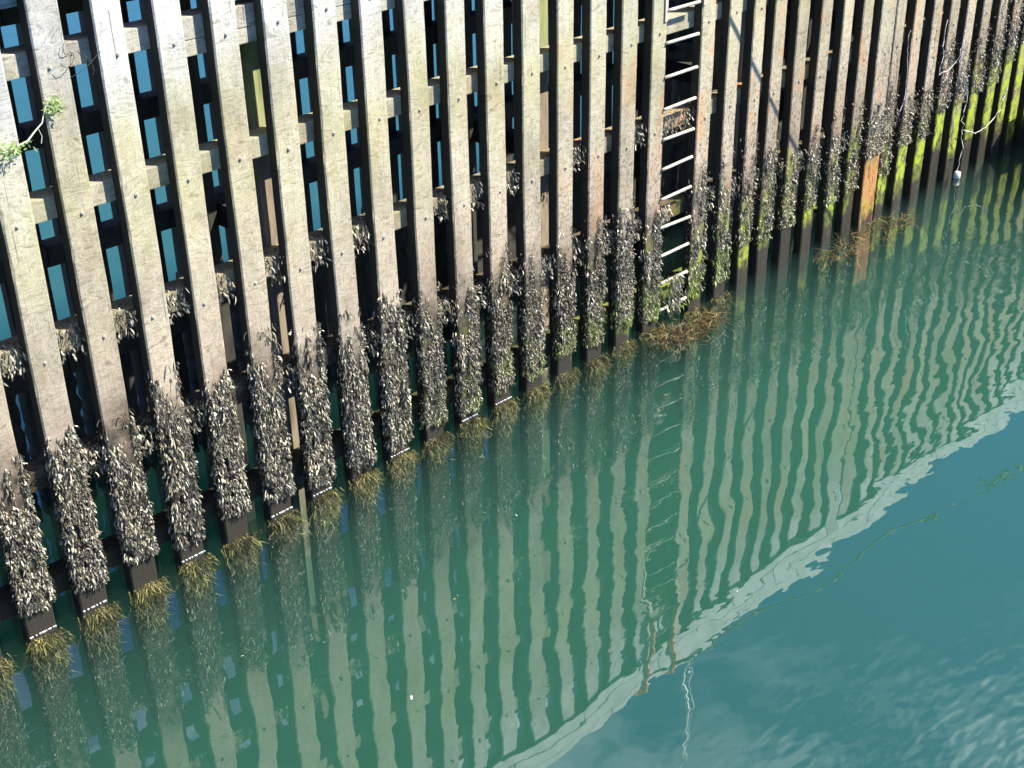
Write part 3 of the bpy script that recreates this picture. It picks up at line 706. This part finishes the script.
# ---------------------------------------------------------------- ladder
ld = obj('ladder', None, None, (11.99, 0, 0)); tag(ld, 'pale ladder with round rungs fixed in the wide gap of the timber wall', 'ladder')
bm = bmesh.new(); tube(bm, [(-.31 + .565 * k / 6, 0, 0) for k in range(7)], .019, 10)
RUNG = mesh('rung', bm, M_RUNG, True)
for k in range(15):
    obj('rung', RUNG, ld, (0.02, -.01, .16 + .3615 * k + rnd.uniform(-.01, .01))).rotation_euler = (0, rnd.uniform(-.02, .02), rnd.uniform(-.03, .03))
for sx_ in (-1, 1):
    bm = bmesh.new(); box(bm, -.022, .022, -.016, -.004, 3.66 if sx_ < 0 else 3.72, 5.36, .004); obj('stile', mesh('stile', bm, M_STILE), ld, (-.308 if sx_ < 0 else .365, 0, 0))
    bm = bmesh.new(); x = sx_ * .30
    tube(bm, [(x, -.075, 4.42), (x, -.09, 4.7), (x, -.09, 5.62), (x, -.06, 5.84), (x, .06, 5.93), (x, .18, 5.92), (x, .22, 5.76)], .034, 8)
    obj('handhold', mesh('handhold', bm, M_ORANGE, True), ld)
    bm = bmesh.new(); box(bm, x - .02, x + .02, -.075, 0, 4.46, 4.50); obj('bracket', mesh('bracket', bm, M_ORANGE), ld)

# taut line from the ladder head to a mooring pile outside the picture; its shadow crosses the wall
a, c = 2.6, -.825
def taut(t): return Vector((11.3 + a * t, -.05 - t, 5.5 + c * t + .0))
bm = bmesh.new(); tube(bm, [taut(.1 + 5 * k / 20) + Vector((0, 0, -.0)) for k in range(21)], .018, 7)
tag(obj('mooring_rope', mesh('mooring_rope', bm, M_DROPE, True)), 'taut dark mooring rope running from the ladder head out to the right', 'rope')
e = taut(5.1)
bm = bmesh.new(); tube(bm, [(0, 0, -4), (0, 0, 1.2), (0, 0, 1.55), (0, 0, 1.6)], [.17, .16, .155, .12], 14)
tag(obj('mooring_pile', mesh('mooring_pile', bm, M_PILE), None, (e.x, e.y, 0)), 'round mooring pile standing in the water', 'pile')

# thin white flagstaff on the deck, seen only in the reflection
bm = bmesh.new(); tube(bm, [(0, 0, 5.44), (0.03, 0, 7), (0, 0, 9.2)], [.035, .03, .02], 8)
fs = obj('flagstaff', mesh('flagstaff', bm, M_WHITE, True), None, (13.35, .45, 0)); tag(fs, 'thin white pole on the deck, mirrored as a wavy line in the water', 'pole')
bm = bmesh.new(); tube(bm, [(0, -.08, 6.2), (-.05, -.14, 6.6), (.02, -.1, 7.4), (0, 0, 8.9)], .010, 6)
obj('halyard', mesh('halyard', bm, M_WHITE, True), fs)


# ---------------------------------------------------------------- floating and hanging weed
def strands(rnd, cnt, cx, cy, rx, ry, ln, wd, zf=lambda r: 0.004 - abs(r.gauss(0, .06)), drift=(0.6, -0.3, 0)):
    bm = bmesh.new()
    for _ in range(cnt):
        a = rnd.random() * 6.283; rr = math.sqrt(rnd.random())
        p = Vector((cx + rx * rr * math.cos(a), cy + ry * rr * math.sin(a), zf(rnd)))
        if noise.noise(Vector((p.x * 4, p.y * 4, 1))) < -.15: continue
        d = (Vector((rnd.gauss(0, 1), rnd.gauss(0, .6), rnd.gauss(0, .12))) + Vector(drift)).normalized(); prev = None
        l = rnd.uniform(*ln); w_ = rnd.uniform(*wd)
        for i in range(6):
            side = d.cross(Vector((0, 0, 1))).normalized(); ww = w_ * (1 - abs(i - 2) / 5)
            x = bm.verts.new(p - side * ww); y = bm.verts.new(p + side * ww + Vector((0, 0, ww * .5)))
            if prev: bm.faces.new((prev[0], prev[1], y, x))
            prev = (x, y); d = (d + Vector((rnd.gauss(0, .35), rnd.gauss(0, .35), rnd.gauss(0, .08)))).normalized(); p = p + d * l / 5
            p.z = min(p.z, .03)
    return bm
tag(obj('floating_seaweed', mesh('floating_seaweed', strands(random.Random(1), 900, 11.95, -.30, .60, .28, (.10, .28), (.003, .008)), M_FLOAT)), 'brown tangle of seaweed floating at the foot of the ladder', 'seaweed')
tag(obj('floating_seaweed', mesh('floating_seaweed', strands(random.Random(2), 900, 15.9, -.36, 1.2, .30, (.10, .30), (.0025, .006)), M_FLOAT)), 'brown raft of seaweed floating below the broad rusty footed timber', 'seaweed')
def hang(rnd, cnt, cx, w_, z0, z1, y0=-.06):
    bm = bmesh.new()
    for _ in range(cnt):
        z = rnd.uniform(z0, z1); x = cx + rnd.gauss(0, w_ * (1.1 - .5 * (z - z0) / (z1 - z0)))
        dirn = Vector((rnd.gauss(0, .5), -abs(rnd.gauss(.1, .25)), -1)).normalized(); side = Vector((1, rnd.gauss(0, .7), .2)); side = (side - dirn * side.dot(dirn)).normalized()
        blade(bm, Vector((x, y0 + rnd.uniform(-.05, .05), z)), dirn, side, rnd.uniform(.04, .10), rnd.uniform(.007, .016), rnd, rnd.uniform(-.02, .03))
    return mesh('seaweed_clump', bm, M_WEED)
tag(obj('seaweed_clump', hang(random.Random(3), 330, 11.98, .10, .12, .60)), 'grey clump of wrack caught on the lowest ladder rungs', 'seaweed')
tag(obj('seaweed_clump', hang(random.Random(4), 120, 11.86, .11, 1.28, 1.48, .10)), 'tuft of wrack on the beam behind the middle ladder rungs', 'seaweed')

# leafy sprig growing on the left timbers
sg = obj('plant_sprig', None, None, (4.2, -.03, 4.1)); tag(sg, 'light green leafy sprig with a pale stem, growing across the left timbers', 'plant')
def wpt(*p): return [Vector(q) - Vector((4.2, -.03, 4.1)) for q in p]
bm = bmesh.new(); tube(bm, wpt((4.08, -.05, 4.12), (4.18, -.06, 4.15), (4.26, -.07, 4.17), (4.33, -.06, 4.22), (4.40, -.06, 4.27), (4.43, -.05, 4.33), (4.46, -.04, 4.38)), [.005, .006, .006, .006, .005, .004, .003], 6)
tube(bm, wpt((4.36, -.06, 4.24), (4.385, -.05, 4.17), (4.37, -.05, 4.12)), .003, 5)
obj('stem', mesh('stem', bm, simple('pale_stem', (.55, .60, .38), .7, 0, (.66, .68, .48))), sg)
rl = random.Random(8)
for c0, rr, nn in (((4.52, -.05, 4.37), (.055, .02, .065), 60), ((4.11, -.06, 4.13), (.13, .03, .045), 90)):
    bm = bmesh.new()
    for _ in range(nn):
        p = Vector(c0) + Vector((rl.gauss(0, rr[0] * .6), rl.gauss(0, rr[1]), rl.gauss(0, rr[2] * .6))) - Vector((4.2, -.03, 4.1)); p.y = min(p.y, -.005)
        d = Vector((rl.gauss(0, 1), -.2, rl.gauss(.1, .7))).normalized(); sd_ = d.cross(Vector((rl.gauss(0, .4), -1, rl.gauss(0, .4)))).normalized()
        blade(bm, p, d, sd_, rl.uniform(.025, .05), rl.uniform(.010, .018), rl, .004)
    obj('leaf_cluster', mesh('leaf_cluster', bm, M_LEAF), sg)

# scraps of wire on the uppermost waling
bm = bmesh.new(); rw = random.Random(9)
for k in range(5):
    p = Vector((4.80 + rw.uniform(-.03, .05), -.0 + rw.uniform(-.02, .08), 4.70)); pts = [p.copy()]; d = Vector((rw.gauss(0, .5), rw.gauss(-.2, .3), -1)).normalized()
    for i in range(7): d = (d + Vector((rw.gauss(0, .5), rw.gauss(0, .3), rw.gauss(0, .4)))).normalized(); p = p + d * .035; pts.append(p.copy())
    tube(bm, pts, .0028, 5)
tube(bm, [(4.66, .02, 4.50), (4.78, -.02, 4.56), (4.86, -.03, 4.60), (4.98, -.02, 4.68)], .0025, 5)
tag(obj('wire_scrap', mesh('wire_scrap', bm, M_DARK)), 'tangle of thin dark wire snagged on the top beam between two left timbers', 'wire')

# frayed pale ropes hanging on the right of the wall
def frayed(name, pts, lab, seed, r=.005):
    rr = random.Random(seed); out = []
    for a_, b_ in zip(pts, pts[1:]):
        a_, b_ = Vector(a_), Vector(b_); n_ = max(3, int((b_ - a_).length / .07))
        for i in range(n_): out.append(a_.lerp(b_, i / n_) + Vector((rr.gauss(0, .022), -abs(rr.gauss(0, .015)), rr.gauss(0, .01))))
    out.append(Vector(pts[-1]))
    bm = bmesh.new(); tube(bm, out, [r * rr.uniform(.5, 1.3) for _ in out], 5)
    return tag(obj(name, mesh(name, bm, M_ROPE)), lab, 'rope', 'frayed ropes hanging on the right of the wall')
Y_ = -.09
frayed('frayed_rope', [(16.78, Y_, 2.62), (16.84, Y_, 2.2), (16.88, Y_, 1.8), (16.81, Y_, 1.43)], 'thin frayed rope hanging just right of the broad rusty footed timber', 1, .004)
frayed('frayed_rope', [(17.77, Y_, 2.57), (17.85, Y_, 2.14), (17.80, Y_, 1.83), (18.02, Y_, 1.81), (18.27, Y_, 1.91), (18.40, Y_, 2.32)], 'pale frayed rope looping up like a letter U between two timbers', 2)
rp = frayed('frayed_rope', [(18.36, Y_, 2.32), (18.37, Y_, 1.89), (18.77, Y_, 1.28), (18.68, Y_, 0.84), (18.83, Y_, 0.41), (18.76, Y_, 0.10)], 'longest frayed rope, reaching down to the white float near the water', 3, .006)
frayed('frayed_rope', [(20.02, Y_, 1.15), (19.86, Y_, 0.82), (19.56, Y_, 0.62), (19.16, Y_, 0.60), (18.78, Y_, 0.75)], 'pale rope sagging sideways from the rightmost timbers', 4, .006)
bm = bmesh.new(); tube(bm, [(0, 0, -.06), (0, 0, -.05), (0, 0, .05), (0, 0, .065)], [.03, .05, .05, .02], 10)
tag(obj('small_float', mesh('small_float', bm, M_WHITE, True), None, (18.74, -.12, .05)), 'small white float tied to the end of the longest frayed rope', 'float')

# pontoon shape added outside the picture to throw shade on the last timbers
pn = obj('shade_pontoon', None, None, (23, -1.8, 0)); tag(pn, 'dark pontoon added out of view at the far right to shade the wall foot', 'pontoon')
def slab(bm, pts, z0, z1):
    lo = [bm.verts.new((x - 23, y + 1.8, z0)) for x, y in pts]; hi = [bm.verts.new((x - 23, y + 1.8, z1)) for x, y in pts]
    n_ = len(pts); bm.faces.new(lo[::-1]); bm.faces.new(hi)
    for i in range(n_): bm.faces.new((lo[i], lo[(i + 1) % n_], hi[(i + 1) % n_], hi[i]))
poly = [(20.8, -.5), (19.5, -1.95), (20.6, -3.1), (27, -3.1), (27, -.5)]
bm = bmesh.new(); slab(bm, poly, -.5, 1.08); obj('shade_hull', mesh('shade_hull', bm, simple('shade_pontoon_steel', (.03, .035, .035), .6, 0, (.07, .07, .06))), pn)
bm = bmesh.new(); slab(bm, [(20.83, -.53), (19.54, -1.95), (20.62, -3.07), (26.97, -3.07), (26.97, -.53)], 1.084, 1.20); obj('deck', mesh('deck', bm, M_DARK), pn)

# scraps drifting on the water
for k, (x, y, r_) in enumerate(((3.4, -2.3, .012), (5.2, -2.9, .02), (6.3, -2.2, .012), (7.6, -1.7, .014), (8.9, -2.6, .010), (8.1, -3.9, .012), (10.4, -1.2, .018), (12.2, -2.9, .012), (10.6, -4.6, .014), (13.6, -2.1, .012), (6.9, -4.3, .010), (4.6, -1.5, .014))):
    rr = random.Random(k); bm = bmesh.new(); d = Vector((rr.gauss(0, 1), rr.gauss(0, 1), 0)).normalized()
    blade(bm, Vector((0, 0, .003)), d, Vector((-d.y, d.x, .15)), r_ * 2.4, r_ * .8, rr, .003)
    tag(obj('drifting_scrap', mesh('drifting_scrap', bm, M_FOAM if k % 2 else M_FLOAT), None, (x, y, .002)), 'tiny scrap of foam or weed drifting alone on the open water', 'scrap', 'scraps drifting on the water')
print('built', len(col.objects))
